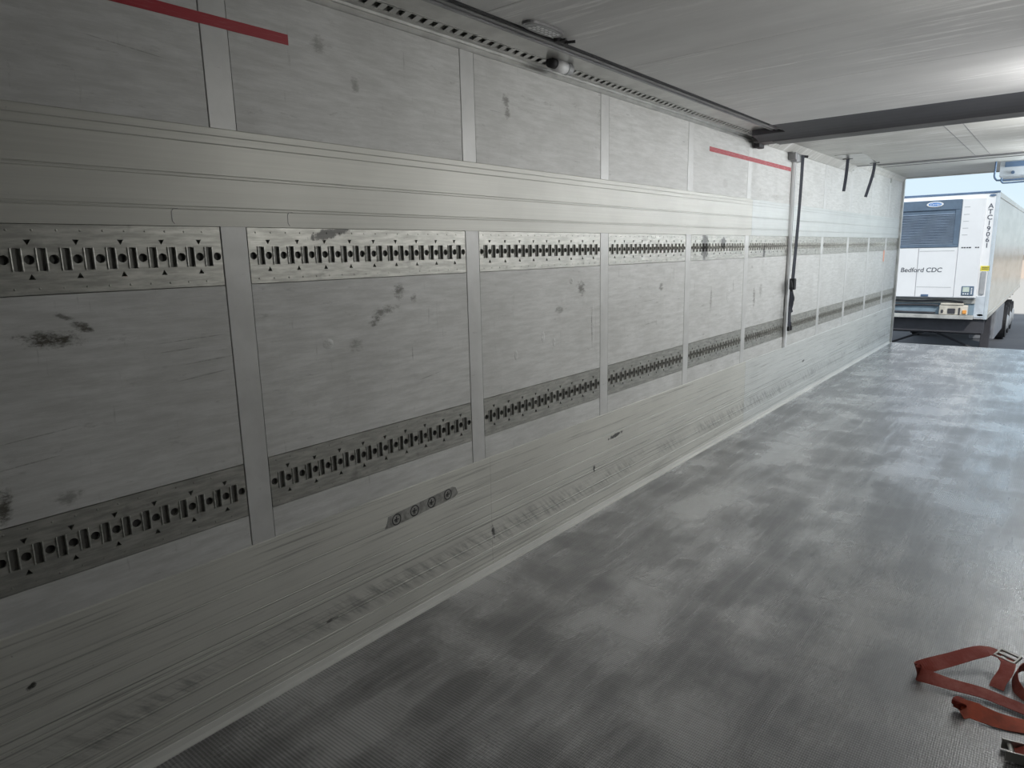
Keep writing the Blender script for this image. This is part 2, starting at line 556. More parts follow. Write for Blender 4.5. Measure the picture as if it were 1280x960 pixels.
M['ceil'] = ceiling_material('ceiling_skin', (0.60, 0.595, 0.56))
M['part'] = ceiling_material('partition_skin', (0.70, 0.70, 0.70))
M['steel'] = steel_material()
M['alu'] = simple('aluminium', (0.55, 0.55, 0.53), 0.32, 0.75, 0.12, 9)
M['alu_dark'] = simple('dull_aluminium', (0.26, 0.26, 0.265), 0.4, 0.6, 0.15, 9)
M['black'] = simple('black_rubber', (0.016, 0.016, 0.018), 0.65)
M['seal'] = simple('seal_rubber', (0.05, 0.05, 0.058), 0.6, 0, 0.15, 4)
M['lip'] = simple('lip_rubber', (0.10, 0.098, 0.10), 0.5, 0, 0.2, 4)
M['web'] = simple('black_webbing', (0.03, 0.033, 0.045), 0.8)
M['slotfloor'] = simple('slot_floor_steel', (0.25, 0.25, 0.235), 0.5, 0.5)
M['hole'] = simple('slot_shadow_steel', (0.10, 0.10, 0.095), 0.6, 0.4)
M['white'] = simple('white_paint', (0.82, 0.83, 0.84), 0.35, 0, 0.03, 2)
M['plastic'] = simple('grey_plastic', (0.35, 0.36, 0.37), 0.45)


def red_tape(name, worn):
    b = NB(name)
    b.pos()
    n = b.noise(scale=(1, 3, 40), nscale=4, detail=5, rough=0.7)
    return b.done(b.mix(b.math('MULTIPLY', b.ramp(n, 0.5, 0.72), worn), (0.36, 0.018, 0.03), (0.62, 0.35, 0.36)), 0.45)


M['tape'] = red_tape('red_tape', 0.15)
M['tape_worn'] = red_tape('worn_red_tape', 0.7)

# ------------------------------------------------------------------ sizes of the body
YF, YR = -1.25, 12.42           # front bulkhead, rear opening
YS = 9.05                       # where the ceiling steps up
WID = 2.46
ZC1, ZC2 = 2.50, 2.60
Z_KICK, Z_C, Z_D, Z_E, Z_F, Z_G = 0.594, 0.705, 0.891, 1.495, 1.681, 1.982
PITCH, Y0P, PW = 1.148, 1.125, 0.088
posts = [Y0P + PITCH * n for n in range(-2, 10)]

# ------------------------------------------------------------------ the left wall
bm = bmesh.new()
box(bm, -0.07, -0.02, YF, YR, -0.06, 2.68)
for i, py in enumerate(posts):
    a = py + PW + 0.0025
    e = (posts[i + 1] - 0.0025) if i + 1 < len(posts) else YR
    for z0, z1 in ((Z_KICK - 0.05, Z_C - 0.001), (Z_D + 0.001, Z_E - 0.001), (Z_G - 0.1, 2.66)):
        box(bm, -0.0205, 0.0, a, e, z0, z1)
    box(bm, -0.0205, -0.017, a, e, Z_C, Z_D)
    box(bm, -0.0205, -0.017, a, e, Z_E, Z_F)
struct('wall_left', bm, M['wall'])

tn = 1
for py in posts:                 # raised post covers between the bays
    bm = bmesh.new()
    for z0, z1 in ((Z_KICK - 0.04, Z_F + 0.02), (Z_G - 0.02, 2.47)):
        bevbox(bm, -0.0203, 0.0016, py, py + PW, z0, z1, 0.0015, 1)
    struct('trim_%d' % tn, bm, M['post'])
    tn += 1


def grooved(z0, z1, x, grooves, base=-0.019):
    """wall plate profile with small v-grooves, as (x, z) points"""
    pr = [(base, z0), (x, z0)]
    for g, w, d in sorted(grooves):
        pr += [(x, g - w), (x - d, g), (x, g + w)]
    pr += [(x, z1 - 0.003), (x - 0.003, z1), (base, z1)]
    return pr


kick_g = [(0.457, .002, .0015), (0.357, .002, .0015), (0.296, .003, .003), (0.272, .003, .003), (0.177, .003, .003),
          (0.118, .002, .002), (0.106, .002, .002), (0.046, .002, .002)]
band_g = [(1.957, .0015, .0012), (1.932, .0015, .0012), (1.838, .0015, .0013), (1.828, .0015, .0013), (1.740, .0015, .0013), (1.731, .0015, .0013)]
for (a, e, mt) in ((YF, 2.3895, 'kick'), (2.3905, 5.849, 'kick'), (5.8505, YR, 'kick2')):
    bm = bmesh.new()
    prism_y(bm, grooved(-0.02, Z_KICK, 0.006, kick_g), a, e)
    struct('trim_%d' % tn, bm, M[mt]); tn += 1
for (a, e, mt) in ((YF, 5.849, 'band'), (5.8505, YR, 'band2')):
    bm = bmesh.new()
    prism_y(bm, grooved(Z_F, Z_G, 0.005, band_g), a, e)
    struct('trim_%d' % tn, bm, M[mt]); tn += 1
# pale cove strip where the wall meets the floor
M['cove'] = alu_material('cove_strip', (0.74, 0.74, 0.71))
bm = bmesh.new()
prism_y(bm, [(0.0055, -0.005), (0.030, -0.005), (0.028, 0.004), (0.013, 0.009), (0.0085, 0.028), (0.0055, 0.030)], YF, YR)
struct('baseboard_left', bm, M['cove'])
# the taped-on rectangular outlines pressed into the band are part of its sheet joints
bm = bmesh.new()
for yy in (0.975, 1.37):
    tube(bm, [(0.0052, yy + 0.02, 1.733), (0.0052, yy + 0.005, 1.731), (0.0052, yy, 1.722), (0.0052, yy, 1.695), (0.0052, yy + 0.006, 1.687)], 0.0011, 6)
struct('trim_%d' % tn, bm, M['alu_dark']); tn += 1

# ------------------------------------------------------------------ lashing rails
def lashing_mesh(length, n_slot):
    """perforated plate: round holes between pressed slots, triangles at every second hole"""
    z0, z1 = 0.0, Z_F - Z_E - 0.003
    zc = (z1 - z0) * 0.5
    pitch = length / (n_slot + 0.55)
    st = (length - n_slot * pitch) / 2
    holes = []
    def rrect(y, z, w, h, r=0.004):
        pts = []
        for cx, cz, a0 in ((y + w - r, z + h - r, 0), (y - w + r, z + h - r, 90), (y - w + r, z - h + r, 180), (y + w - r, z - h + r, 270)):
            for k in range(3):
                a = R(a0 + 45 * k)
                pts.append((cx + r * math.cos(a), cz + r * math.sin(a)))
        return pts
    def circ(y, z, r, n=14):
        return [(y + r * math.cos(2 * math.pi * k / n), z + r * math.sin(2 * math.pi * k / n)) for k in range(n)]
    rivets = []
    for k in range(n_slot + 1):
        yc = st + k * pitch
        holes.append((circ(yc, zc, 0.0125), 0.011))
        if k < n_slot:
            holes.append((rrect(yc + pitch / 2, zc, 0.0092, 0.030), 0.0075))
        if k % 2 == 1:
            holes.append(([(yc - .0085, zc + .052), (yc, zc + .037), (yc + .0085, zc + .052)], 0.009))
            holes.append(([(yc - .0085, zc - .052), (yc, zc - .037), (yc + .0085, zc - .052)], 0.009))
        if st + (k + .25) * pitch < length - 0.01:
            rivets += [(st + (k + .25) * pitch, zc + .076), (st + (k + .25) * pitch, zc - .076)]
    outer = [(0, z0), (length, z0), (length, z1), (0, z1)]
    loops = [outer] + [h for h, _ in holes]
    tri = tessellate_polygon([[Vector((a, c, 0)) for a, c in lp] for lp in loops])
    flat = [p for lp in loops for p in lp]
    X1 = 0.0005
    bm = bmesh.new()
    vs = [bm.verts.new((X1, y, z)) for y, z in flat]
    for t in tri:
        try:
            f = bm.faces.new([vs[i] for i in t])
        except ValueError:
            pass
    i0 = 4
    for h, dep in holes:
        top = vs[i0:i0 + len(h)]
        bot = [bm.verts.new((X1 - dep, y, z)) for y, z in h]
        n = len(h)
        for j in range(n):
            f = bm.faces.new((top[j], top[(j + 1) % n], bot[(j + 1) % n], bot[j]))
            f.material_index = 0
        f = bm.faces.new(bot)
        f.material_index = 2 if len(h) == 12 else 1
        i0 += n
    ov = vs[:4]
    ob = [bm.verts.new((-0.0165, y, z)) for y, z in outer]
    for j in range(4):
        bm.faces.new((ov[j], ov[(j + 1) % 4], ob[(j + 1) % 4], ob[j]))
    bm.faces.new(ob)
    bmesh.ops.recalc_face_normals(bm, faces=bm.faces)
    # pressed lips round the slots
    for k in range(n_slot):
        yc = st + (k + .5) * pitch
        for s in (-1, 1):
            b2 = bmesh.new()
            tube(b2, [(X1, yc + s * .0116, zc - .030), (X1 + .0008, yc + s * .0116, zc - .026), (X1 + .0008, yc + s * .0116, zc + .026), (X1, yc + s * .0116, zc + .030)], 0.0026, 6)
            merge(bm, b2)
    bm2 = bmesh.new()
    for y, z in rivets:
        bmesh.ops.create_uvsphere(bm2, u_segments=8, v_segments=4, radius=0.0033,
                                  matrix=Matrix.Translation((X1, y, z)) @ Matrix.Diagonal((0.5, 1, 1, 1)))
    merge(bm, bm2)
    # orientation of front faces
    for f in bm.faces:
        if abs(f.normal.x) > 0.9 and f.normal.x < 0 and abs(f.calc_center_median().x - X1) < 1e-4:
            f.normal_flip()
    me = bpy.data.meshes.new('lashing_rail')
    bm.to_mesh(me)
    bm.free()
    me.materials.append(M['steel'])
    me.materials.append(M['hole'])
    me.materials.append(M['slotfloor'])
    return me


L_bay = PITCH - PW - 0.006
me_long = lashing_mesh(L_bay, 18)
me_short = lashing_mesh(YR - 0.06 - (posts[-1] + PW + 0.003), 12)
where = ['nearest the camera at the left edge', 'second bay from the left', 'third bay from the left',
         'fourth bay from the left', 'fifth bay, smeared with black', 'sixth bay, just before the black strap',
         'bay directly behind the black strap', 'first bay beyond the black strap', 'second bay beyond the black strap',
         'last full bay before the rear opening', 'short end bay at the rear opening']
where_low = list(where)
where_low[4] = 'fifth bay from the left'
for row, zz, desc in ((0, Z_E, 'upper'), (1, Z_C, 'lower')):
    for i in range(1, len(posts)):
        me = me_long if i < len(posts) - 1 else me_short
        o = bpy.data.objects.new('lashing_rail', me)
        COL.objects.link(o)
        o.location = (0, posts[i] + PW + 0.003, zz + 0.0015)
        w = (where if row == 0 else where_low)[i - 1]
        tag(o, 'perforated steel rail, %s row, %s' % (desc, w), 'lashing rail', 'slotted lashing rails in two rows along the wall')

# ------------------------------------------------------------------ floor, ceiling, other walls
bm = bmesh.new()
box(bm, 0.0, WID, YF, YR + 0.02, -0.12, 0.0)
struct('floor', bm, M['floor'])
bm = bmesh.new()
box(bm, 0.0, WID, YF, YS, ZC1, 2.68)
box(bm, 0.0, WID, YS, YR, ZC2, 2.68)
# chamfer fillets along the wall tops
prism_y(bm, [(-0.001, 2.444), (0.012, 2.444), (0.085, 2.4995), (0.085, 2.51), (-0.001, 2.51)], 6.14, YS)
prism_y(bm, [(-0.001, 2.535), (0.006, 2.535), (0.022, 2.570), (0.027, 2.572), (0.055, 2.5995), (0.055, 2.61), (-0.001, 2.61)], YS, YR)
prism_y(bm, [(WID, 2.444), (WID - .012, 2.444), (WID - .085, 2.4995), (WID - .085, 2.51), (WID, 2.51)], YF, YS)
bmesh.ops.recalc_face_normals(bm, faces=bm.faces)
struct('ceiling', bm, M['ceil'])
bm = bmesh.new()
box(bm, WID, WID + 0.07, YF, YR, -0.06, 2.68)
struct('wall_right', bm, M['wall'])
bm = bmesh.new()
prism_y(bm, [(WID + 0.01 - x, z) for x, z in grooved(-0.0, Z_KICK, 0.018, kick_g, 0.0)], YF, YR)
struct('baseboard_right', bm, M['kick'])
bm = bmesh.new()
box(bm, -0.07, WID + 0.07, YF - 0.08, YF, -0.12, 2.68)
struct('wall_front', bm, M['wall'])
# ceiling joint strip and cross seams seen beyond the partition
bm = bmesh.new()
bevbox(bm, 0.09, WID, 10.10, 10.13, 2.590, 2.6005, .001, 1)
bevbox(bm, 0.09, WID, 10.40, 10.42, 2.594, 2.6005, .001, 1)
for xx in (1.245, 1.375):
    box(bm, xx - .0025, xx + .0025, 6.2, YS, 2.4985, 2.5005)
bevbox(bm, 0.087, WID, YS - 0.03, YS - 0.001, 2.493, 2.501, .001, 1)
struct('trim_%d' % tn, bm, M['alu_dark']); tn += 1
# rear door frame
bm = bmesh.new()
bevbox(bm, -0.09, 0.032, YR - 0.02, YR + 0.05, -0.12, 2.70, .004, 1)
bevbox(bm, WID - 0.003, WID + 0.09, YR - 0.02, YR + 0.05, -0.12, 2.70, .004, 1)
bevbox(bm, 0.020, WID, YR - 0.01, YR + 0.05, 2.588, 2.70, .004, 1)
bevbox(bm, 0.003, WID, YR + 0.02, YR + 0.07, -0.14, -0.001, .004, 1)
struct('trim_%d' % tn, bm, M['alu']); tn += 1

# ------------------------------------------------------------------ red tape stripes
bm = bmesh.new()
bevbox(bm, 0.0, 0.0024, -0.5, 1.43, 2.280, 2.313, .0004, 1)
tag(obj('tape_stripe', bm, M['tape']), 'dark red tape stripe high on the wall at the top left corner', 'tape')
bm = bmesh.new()
bevbox(bm, 0.0, 0.0024, 4.93, 6.83, 2.281, 2.315, .0004, 1)
tag(obj('tape_stripe', bm, M['tape_worn']), 'faded red tape stripe high on the wall near the black strap', 'tape')

# ------------------------------------------------------------------ perforated carrier rail on the wall top
rail = empty('partition_track', 'long perforated aluminium track along the top of the left wall', 'track', (0.03, YF, 2.47))
bm = bmesh.new()
prism_y(bm, [(0.0005, 2.440), (0.012, 2.440), (0.015, 2.445), (0.015, 2.457), (0.024, 2.458), (0.028, 2.466), (0.044, 2.470), (0.044, 2.4745), (0.0005, 2.4745)], YF, 6.12)
part('flange', bm, M['alu'], rail)
bm = bmesh.new()
prism_y(bm, [(0.080, 2.484), (0.094, 2.482), (0.240, 2.484), (0.240, 2.499), (0.080, 2.499)], YF, 6.12)
part('upper_lip', bm, M['alu'], rail)
bm = bmesh.new()
prism_y(bm, [(0.0445, 2.493), (0.0795, 2.493), (0.0795, 2.4985), (0.0445, 2.4985)], YF, 6.12)
part('slot_channel', bm, M['black'], rail)
bm = bmesh.new()
y = YF + 0.02
prism_y(bm, [(0.0443, 2.4716), (0.0475, 2.4723), (0.0475, 2.4745), (0.0443, 2.4738)], YF, 6.12)
prism_y(bm, [(0.0765, 2.4805), (0.0797, 2.4813), (0.0797, 2.4835), (0.0765, 2.4828)], YF, 6.12)
while y < 6.05:                  # rungs of the punched strip, a pattern of the strip
    prism_y(bm, [(0.0445, 2.4715), (0.0795, 2.4812), (0.0795, 2.4842), (0.0445, 2.4745)], y, y + 0.030)
    y += 0.058
part('punched_strip', bm, M['alu'], rail)

# round end of the gas-spring tube lying in the track
bar = empty('carrier_tube', 'short round metal tube with a dark cap lodged in the track by the ceiling', 'tube', (0.10, 2.9, 2.455))
bm = bmesh.new()
n = 20
def cyl_y(bm, x, z, y0, y1, r0, r1, seg=24, cap0=True, cap1=True):
    A = [bm.verts.new((x + r0 * math.cos(2 * math.pi * k / seg), y0, z + r0 * math.sin(2 * math.pi * k / seg))) for k in range(seg)]
    B = [bm.verts.new((x + r1 * math.cos(2 * math.pi * k / seg), y1, z + r1 * math.sin(2 * math.pi * k / seg))) for k in range(seg)]
    for k in range(seg):
        bm.faces.new((A[k], B[k], B[(k + 1) % seg], A[(k + 1) % seg]))
    if cap0: bm.faces.new(A)
    if cap1: bm.faces.new(B[::-1])
    bmesh.ops.recalc_face_normals(bm, faces=bm.faces)
cyl_y(bm, 0.105, 2.462, 2.83, 2.915, 0.029, 0.029)
part('sleeve', bm, M['white'], bar, True)
bm = bmesh.new()
cyl_y(bm, 0.105, 2.462, 2.915, 2.925, 0.031, 0.031)
cyl_y(bm, 0.105, 2.462, 2.925, 2.96, 0.030, 0.026)
part('end_cap', bm, M['plastic'], bar)
bm = bmesh.new()
cyl_y(bm, 0.105, 2.466, 2.79, 2.829, 0.024, 0.024, 16)
part('rod', bm, M['black'], bar, True)

# ------------------------------------------------------------------ lifted partition under the ceiling
pt = empty('lifted_partition', 'grey insulated partition wall folded up flat under the ceiling', 'partition', (1.23, 2.5, 2.45))
PX0, PX1, PZ = 0.355, WID - 0.355, 2.45
cuts = [YF + 0.05, -0.02, 1.01, 2.04, 3.08, 4.01, 5.20]
for i in range(len(cuts) - 1):
    bm = bmesh.new()
    bevbox(bm, PX0, PX1 + 0.3, cuts[i] + 0.001, cuts[i + 1] - 0.001, PZ, 2.497, .0015, 1)
    part('panel', bm, M['part'], pt)
bm = bmesh.new()                 # grooved aluminium edge frame facing the wall
prism_y(bm, [(0.245, 2.497), (0.245, 2.462), (0.262, 2.460), (0.265, 2.466), (0.285, 2.466), (0.288, 2.459), (0.305, 2.459), (0.308, 2.465), (0.322, 2.465), (0.325, 2.456), (0.336, 2.454), (0.336, 2.497)], YF + 0.05, 5.49)
part('edge_frame', bm, M['alu_dark'], pt)
bm = bmesh.new()
prism_y(bm, [(0.337, 2.497), (0.337, 2.450), (0.342, 2.445), (0.350, 2.445), (0.3545, 2.450), (0.3545, 2.497)], YF + 0.05, 5.15)
part('gasket', bm, M['black'], pt)
bm = bmesh.new()                 # broad dark rubber seal across the rear edge
seal_prof = [(5.201, 2.497), (5.201, 2.450), (5.28, 2.4495), (5.38, 2.446), (5.48, 2.4395), (5.56, 2.432), (5.62, 2.422), (5.66, 2.412), (5.68, 2.406), (5.68, 2.497)]
prism_x(bm, seal_prof, 0.3555, PX1 + 0.3)
prism_x(bm, [(5.50, 2.497), (5.50, 2.440), (5.58, 2.430), (5.66, 2.414), (5.68, 2.408), (5.68, 2.497)], 0.10, 0.355)
part('end_seal', bm, M['seal'], pt, False)
bm = bmesh.new()                 # ribbed lip along the seal, turned up at the wall
lp = [(5.681, 2.404), (5.74, 2.400), (5.745, 2.4025), (5.80, 2.3995), (5.805, 2.402), (5.86, 2.400), (5.885, 2.41), (5.90, 2.44), (5.90, 2.497), (5.681, 2.497)]
prism_x(bm, lp, 0.20, PX1 + 0.3)
prism_x(bm, [(5.681, 2.418), (5.86, 2.412), (5.89, 2.44), (5.90, 2.497), (5.681, 2.497)], 0.045, 0.20)
part('seal_lip', bm, M['lip'], pt)
bm = bmesh.new()
bevbox(bm, 0.022, 0.07, 5.76, 5.88, 2.385, 2.44, .006, 2)
part('corner_block', bm, M['black'], pt)
# oval grip plate with pale slots, and the small black latch behind it
def oval(cx, cy, hw, hl, seg=28, pw=2.6):
    pts = []
    for k in range(seg):
        a = 2 * math.pi * k / seg
        c, s = math.cos(a), math.sin(a)
        pts.append((cx + hw * math.copysign(abs(c) ** (2 / pw), c), cy + hl * math.copysign(abs(s) ** (2 / pw), s)))
    return pts
bm = bmesh.new()
prism_z(bm, oval(0.408, 2.325, 0.040, 0.118), PZ - 0.010, PZ)
rim = part('grip_plate', bm, M['alu_dark'], pt)
tag(rim, 'oval grip plate with pale slots')
bm = bmesh.new()
prism_z(bm, oval(0.408, 2.325, 0.031, 0.104), PZ - 0.0115, PZ - 0.0101)
part('inlay', bm, M['plastic'], rim)
bm = bmesh.new()
for r_ in (-1, 0, 1):
    for c_ in range(6):
        yy = 2.255 + c_ * 0.026 + 0.006 * r_
        xx = 0.408 + r_ * 0.015
        bevbox(bm, xx - .0055, xx + .0055, yy, yy + 0.020, PZ - 0.0135, PZ - 0.0117, .001, 1)
part('slots', bm, M['white'], rim)
bm = bmesh.new()
bevbox(bm, 0.366, 0.39, 2.45, 2.53, PZ - 0.018, PZ, .003, 1)
tube(bm, [(0.372, 2.50, PZ - .012), (0.43, 2.52, PZ - .014)], 0.006, 8)
tube(bm, [(0.378, 2.47, PZ - .012), (0.42, 2.465, PZ - .014)], 0.0045, 8)
part('latch', bm, M['black'], pt)

# ------------------------------------------------------------------ strap post near the sixth bay
sp = empty('strap_track', 'pale vertical aluminium track on the wall, with a dark bracket at its top', 'track', (0.03, 6.88, 0.30))
bm = bmesh.new()
prism_z(bm, [(0.006, 6.855), (0.028, 6.855), (0.028, 6.868), (0.018, 6.868), (0.018, 6.892), (0.028, 6.892), (0.028, 6.905), (0.006, 6.905)], 0.60, 2.40)
part('profile', bm, M['white'], sp)
bm = bmesh.new()
bevbox(bm, 0.006, 0.075, 6.72, 6.775, 2.375, 2.440, .004, 1)
bevbox(bm, 0.006, 0.05, 6.70, 7.02, 2.432, 2.444, .002, 1)
part('bracket', bm, M['alu_dark'], sp)
bm = bmesh.new()
bevbox(bm, 0.006, 0.06, 6.80, 6.93, 2.365, 2.43, .004, 1)
part('housing', bm, M['plastic'], sp)
bm = bmesh.new()
tube(bm, [(0.06, 6.97, 2.425), (0.10, 7.0, 2.42)], 0.012, 8)
part('bolt', bm, M['black'], sp)

st = empty('black_strap', 'long black strap hanging down beside the pale vertical track, knotted halfway', 'strap', (0.06, 6.93, 0.75))
bm = bmesh.new()
ribbon(bm, [(0.060, 6.955, 2.43), (0.062, 6.94, 2.1), (0.058, 6.925, 1.75), (0.055, 6.90, 1.45), (0.056, 6.872, 1.265)],
       [(0.5, 1, 0), (0.4, 1, 0), (0.4, 1, 0), (0.5, 1, 0), (0.6, 1, 0)], 0.038, 0.004)
part('webbing', bm, M['web'], st)
bm = bmesh.new()
bevbox(bm, 0.034, 0.085, 6.84, 6.90, 1.17, 1.28, .01, 2)
tube(bm, [(0.06, 6.80, 1.26), (0.07, 6.80, 1.20), (0.06, 6.84, 1.15)], 0.012, 8)
part('ratchet', bm, M['black'], st)
for k, (dy, l0, l1) in enumerate(((-0.05, 1.25, 0.82), (0.01, 1.2, 0.80), (0.03, 1.15, 0.95))):
    bm = bmesh.new()
    ribbon(bm, [(0.05, 6.86 + dy * .3, l0), (0.065, 6.86 + dy, (l0 * 2 + l1) / 3), (0.055, 6.85 + dy * .7, (l0 + 2 * l1) / 3), (0.06, 6.86 + dy, l1)],
           [(0.3, 1, 0), (1, .6, 0), (0.2, 1, 0), (0.5, 1, 0)], 0.026, 0.004)
    part('tail', bm, M['web'], st)
for dy in (-0.05, 0.01):
    bm = bmesh.new()
    bevbox(bm, 0.05, 0.072, 6.845 + dy, 6.88 + dy, 0.775, 0.82, .004, 1)
    part('hook', bm, M['black'], st)
st.location.x += 0.02
st.location.y -= 0.045

# two short black straps from the ceiling
for (x, y, zb, lean, lb) in ((0.18, 8.16, 2.16, -0.02, 'short straight black strap hanging from the ceiling, left one of the pair'),
                             (0.315, 8.80, 2.125, -0.07, 'short curved black strap hanging from the ceiling, right one of the pair')):
    t = empty('ceiling_strap', lb, 'strap', (x, y, 2.5), 'black straps hanging from the ceiling')
    bm = bmesh.new()
    ribbon(bm, [(x, y, 2.497), (x + lean * .1, y, 2.40), (x + lean * .45, y, 2.28), (x + lean, y, zb)], [(1, .6, 0)] * 4, 0.032, 0.004)
    part('webbing', bm, M['web'], t)
    bm = bmesh.new()
    bevbox(bm, x - .05, x + .05, y - .012, y + .012, 2.492, 2.4995, .002, 1)
    part('clamp', bm, M['black'], t)
bm = bmesh.new()
prism_z(bm, [(0.14, 7.78), (0.40, 7.78), (0.40, 7.83), (0.35, 8.78), (0.24, 8.78), (0.16, 7.90)], 2.4955, 2.4998)
tag(obj('ceiling_plate', bm, M['alu']), 'flat metal plate on the ceiling between the two short black straps', 'plate')

# ------------------------------------------------------------------ stickers on the wall
def ring(bm, y, z, r0, r1, x0, x1, seg=20):
    V = []
    for x in (x0, x1):
        for rr in (r0, r1):
            V.append([bm.verts.new((x, y + rr * math.cos(2 * math.pi * k / seg), z + rr * math.sin(2 * math.pi * k / seg))) for k in range(seg)])
    for k in range(seg):
        j = (k + 1) % seg
        bm.faces.new((V[2][k], V[3][k], V[3][j], V[2][j]))
        bm.faces.new((V[1][k], V[0][k], V[0][j], V[1][j]))
        bm.faces.new((V[0][k], V[2][k], V[2][j], V[0][j]))
        bm.faces.new((V[3][k], V[1][k], V[1][j], V[3][j]))
    bmesh.ops.recalc_face_normals(bm, faces=bm.faces)

s4 = empty('pictogram_sticker', 'worn grey sticker strip with four ring pictograms on the lower wall plate', 'sticker', (0.006, 1.92, 0.477))
bm = bmesh.new()
prism_x(bm, [(1.71, .452), (1.75, .448), (2.13, .466), (2.155, .480), (2.14, .512), (2.12, .520), (1.73, .500), (1.725, .478)], 0.006, 0.0068)
part('backing', bm, simple('worn_sticker', (0.26, 0.26, 0.245), 0.6, 0, .35, 40), s4)
for k in range(4):
    bm = bmesh.new()
    yc, zc = 1.775 + k * 0.104, 0.474 + k * 0.0062
    ring(bm, yc, zc, 0.021, 0.0255, 0.0068, 0.0074)
    box(bm, .0068, .0074, yc - .013, yc + .013, zc - .002, zc + .002)
    box(bm, .0068, .0074, yc - .003, yc + .003, zc - .012, zc + .013)
    box(bm, .0068, .0074, yc - .010, yc - .006, zc - .010, zc + .006)
    part('pictogram', bm, M['black'], s4)

bm = bmesh.new()
bevbox(bm, 0.0, 0.0012, 11.37, 11.53, 1.335, 1.50, .0003, 1)
tag(obj('orange_sticker', bm, simple('orange_sticker', (0.80, 0.38, 0.25), 0.5, 0, .2, 30)), 'small orange sticker on the wall near the rear opening', 'sticker')

# ------------------------------------------------------------------ strip lamps along the right wall, added out of view to brighten the interior
M['lens'] = simple('fill_lamp_lens', (0.9, 0.9, 0.9), 0.4)
for k, (ly, wt, lc) in enumerate(FILL_LAMPS):
    L_ = empty('fill_lamp', 'added slim fill lamp at the top of the right-hand wall, number %s from the front' % ['one', 'two', 'three', 'four', 'five'][k], 'lamp', (2.40, ly, 2.20), 'added fill lamps along the right-hand wall')
    bm = bmesh.new()
    bevbox(bm, 2.425, 2.459, ly - 0.75, ly + 0.75, 2.10, 2.24, .006, 1)
    part('housing', bm, M['white'], L_)
    ld = bpy.data.lights.new('fill_light', 'AREA')
    ld.shape = 'RECTANGLE'
    ld.size = 1.4
    ld.size_y = 0.13
    ld.energy = wt
    ld.color = lc
    lo = bpy.data.objects.new('fill_light', ld)
    COL.objects.link(lo)
    lo.parent = L_
    lo.matrix_basis = Matrix.Translation((0.018, 0, -0.03)) @ Vector((-1, 0, -0.12)).to_track_quat('-Z', 'X').to_matrix().to_4x4() @ Matrix.Rotation(R(0), 4, 'Z')

# ------------------------------------------------------------------ evaporator box at the rear right
ev = empty('evaporator', 'grey evaporator box under the ceiling at the rear opening, right edge of the photo', 'evaporator', (1.8, 11.3, 2.6))
M['evap'] = simple('evaporator_casing', (0.50, 0.54, 0.58), 0.4, 0, .05)
M['navy'] = simple('blue_grey_coating', (0.10, 0.16, 0.26), 0.45, 0.1)
bm = bmesh.new()
prism_x(bm, [(11.0, 2.60), (11.0, 2.43), (11.02, 2.415), (11.75, 2.40), (11.78, 2.42), (11.78, 2.60)], 1.335, 2.30)
part('casing', bm, M['evap'], ev)
bm = bmesh.new()
box(bm, 1.385, 2.28, 10.990, 11.0, 2.525, 2.590)
part('air_slot', bm, M['navy'], ev)
bm = bmesh.new()
cyl_y(bm, 1.475, 2.455, 10.985, 11.0, 0.020, 0.020)
part('drain_plug', bm, M['navy'], ev)
bm = bmesh.new()
tube(bm, smooth_path([(1.29, 10.95, 2.60), (1.29, 10.95, 2.50), (1.288, 10.95, 2.42), (1.31, 10.95, 2.376), (1.37, 10.95, 2.362), (1.8, 10.95, 2.365), (2.3, 10.95, 2.365)], 5), 0.011, 10)
g1 = part('guard_tube', bm, M['navy'], ev, True)
bm = bmesh.new()
tube(bm, smooth_path([(1.37, 10.93, 2.385), (1.365, 10.9, 2.36), (1.38, 10.9, 2.335), (1.43, 10.9, 2.322), (1.8, 10.9, 2.33), (2.3, 10.9, 2.335)], 5), 0.010, 10)
part('guard_tube', bm, M['navy'], ev, True)

# ------------------------------------------------------------------ red straps on the floor
def web_material():
    b = NB('red_webbing')
    b.pos()
    n = b.noise(nscale=14, detail=5, rough=0.7)
    w = b.noise(scale=(1, 1, 1), nscale=220, detail=1)
    col = b.mix(b.ramp(n, 0.35, 0.7), (0.30, 0.035, 0.022), (0.42, 0.11, 0.085))
    b.bump(w, 0.3, 0.001)
    return b.done(col, 0.62)
M['redweb'] = web_material()
rs = empty('red_lashing_strap', 'red webbing strap lying folded on the floor with a metal buckle at the right edge', 'strap', (2.03, 2.75, 0))
U = (0, 0, 1)
bm = bmesh.new()
# upper leg: from the left loop up to the buckle
ribbon(bm, [(1.855, 2.665, 0.030), (1.835, 2.685, 0.020), (1.87, 2.735, 0.026), (1.93, 2.81, 0.034), (1.99, 2.885, 0.044), (2.035, 2.925, 0.05), (2.075, 2.915, 0.052)],
       [(-.3, .25, .9), (-.4, .3, .9), (-.6, .5, .7), (-.7, .55, .5), (-.6, .7, .4), (0.2, 1, .2), (.3, 1, 0)], 0.050)
# lower leg: from the left loop across to the right edge
ribbon(bm, [(1.853, 2.670, 0.030), (1.845, 2.648, 0.027), (1.88, 2.648, 0.026), (1.95, 2.655, 0.022), (2.04, 2.672, 0.018), (2.12, 2.665, 0.014), (2.22, 2.655, 0.012), (2.34, 2.70, 0.01)],
       [(-.3, .25, .9), (-.2, .4, .8), (-.2, .8, .6), (-.1, 1, .35), (0, 1, .25), (0, 1, .2), (0, 1, .1), (.4, 1, 0)], 0.050)
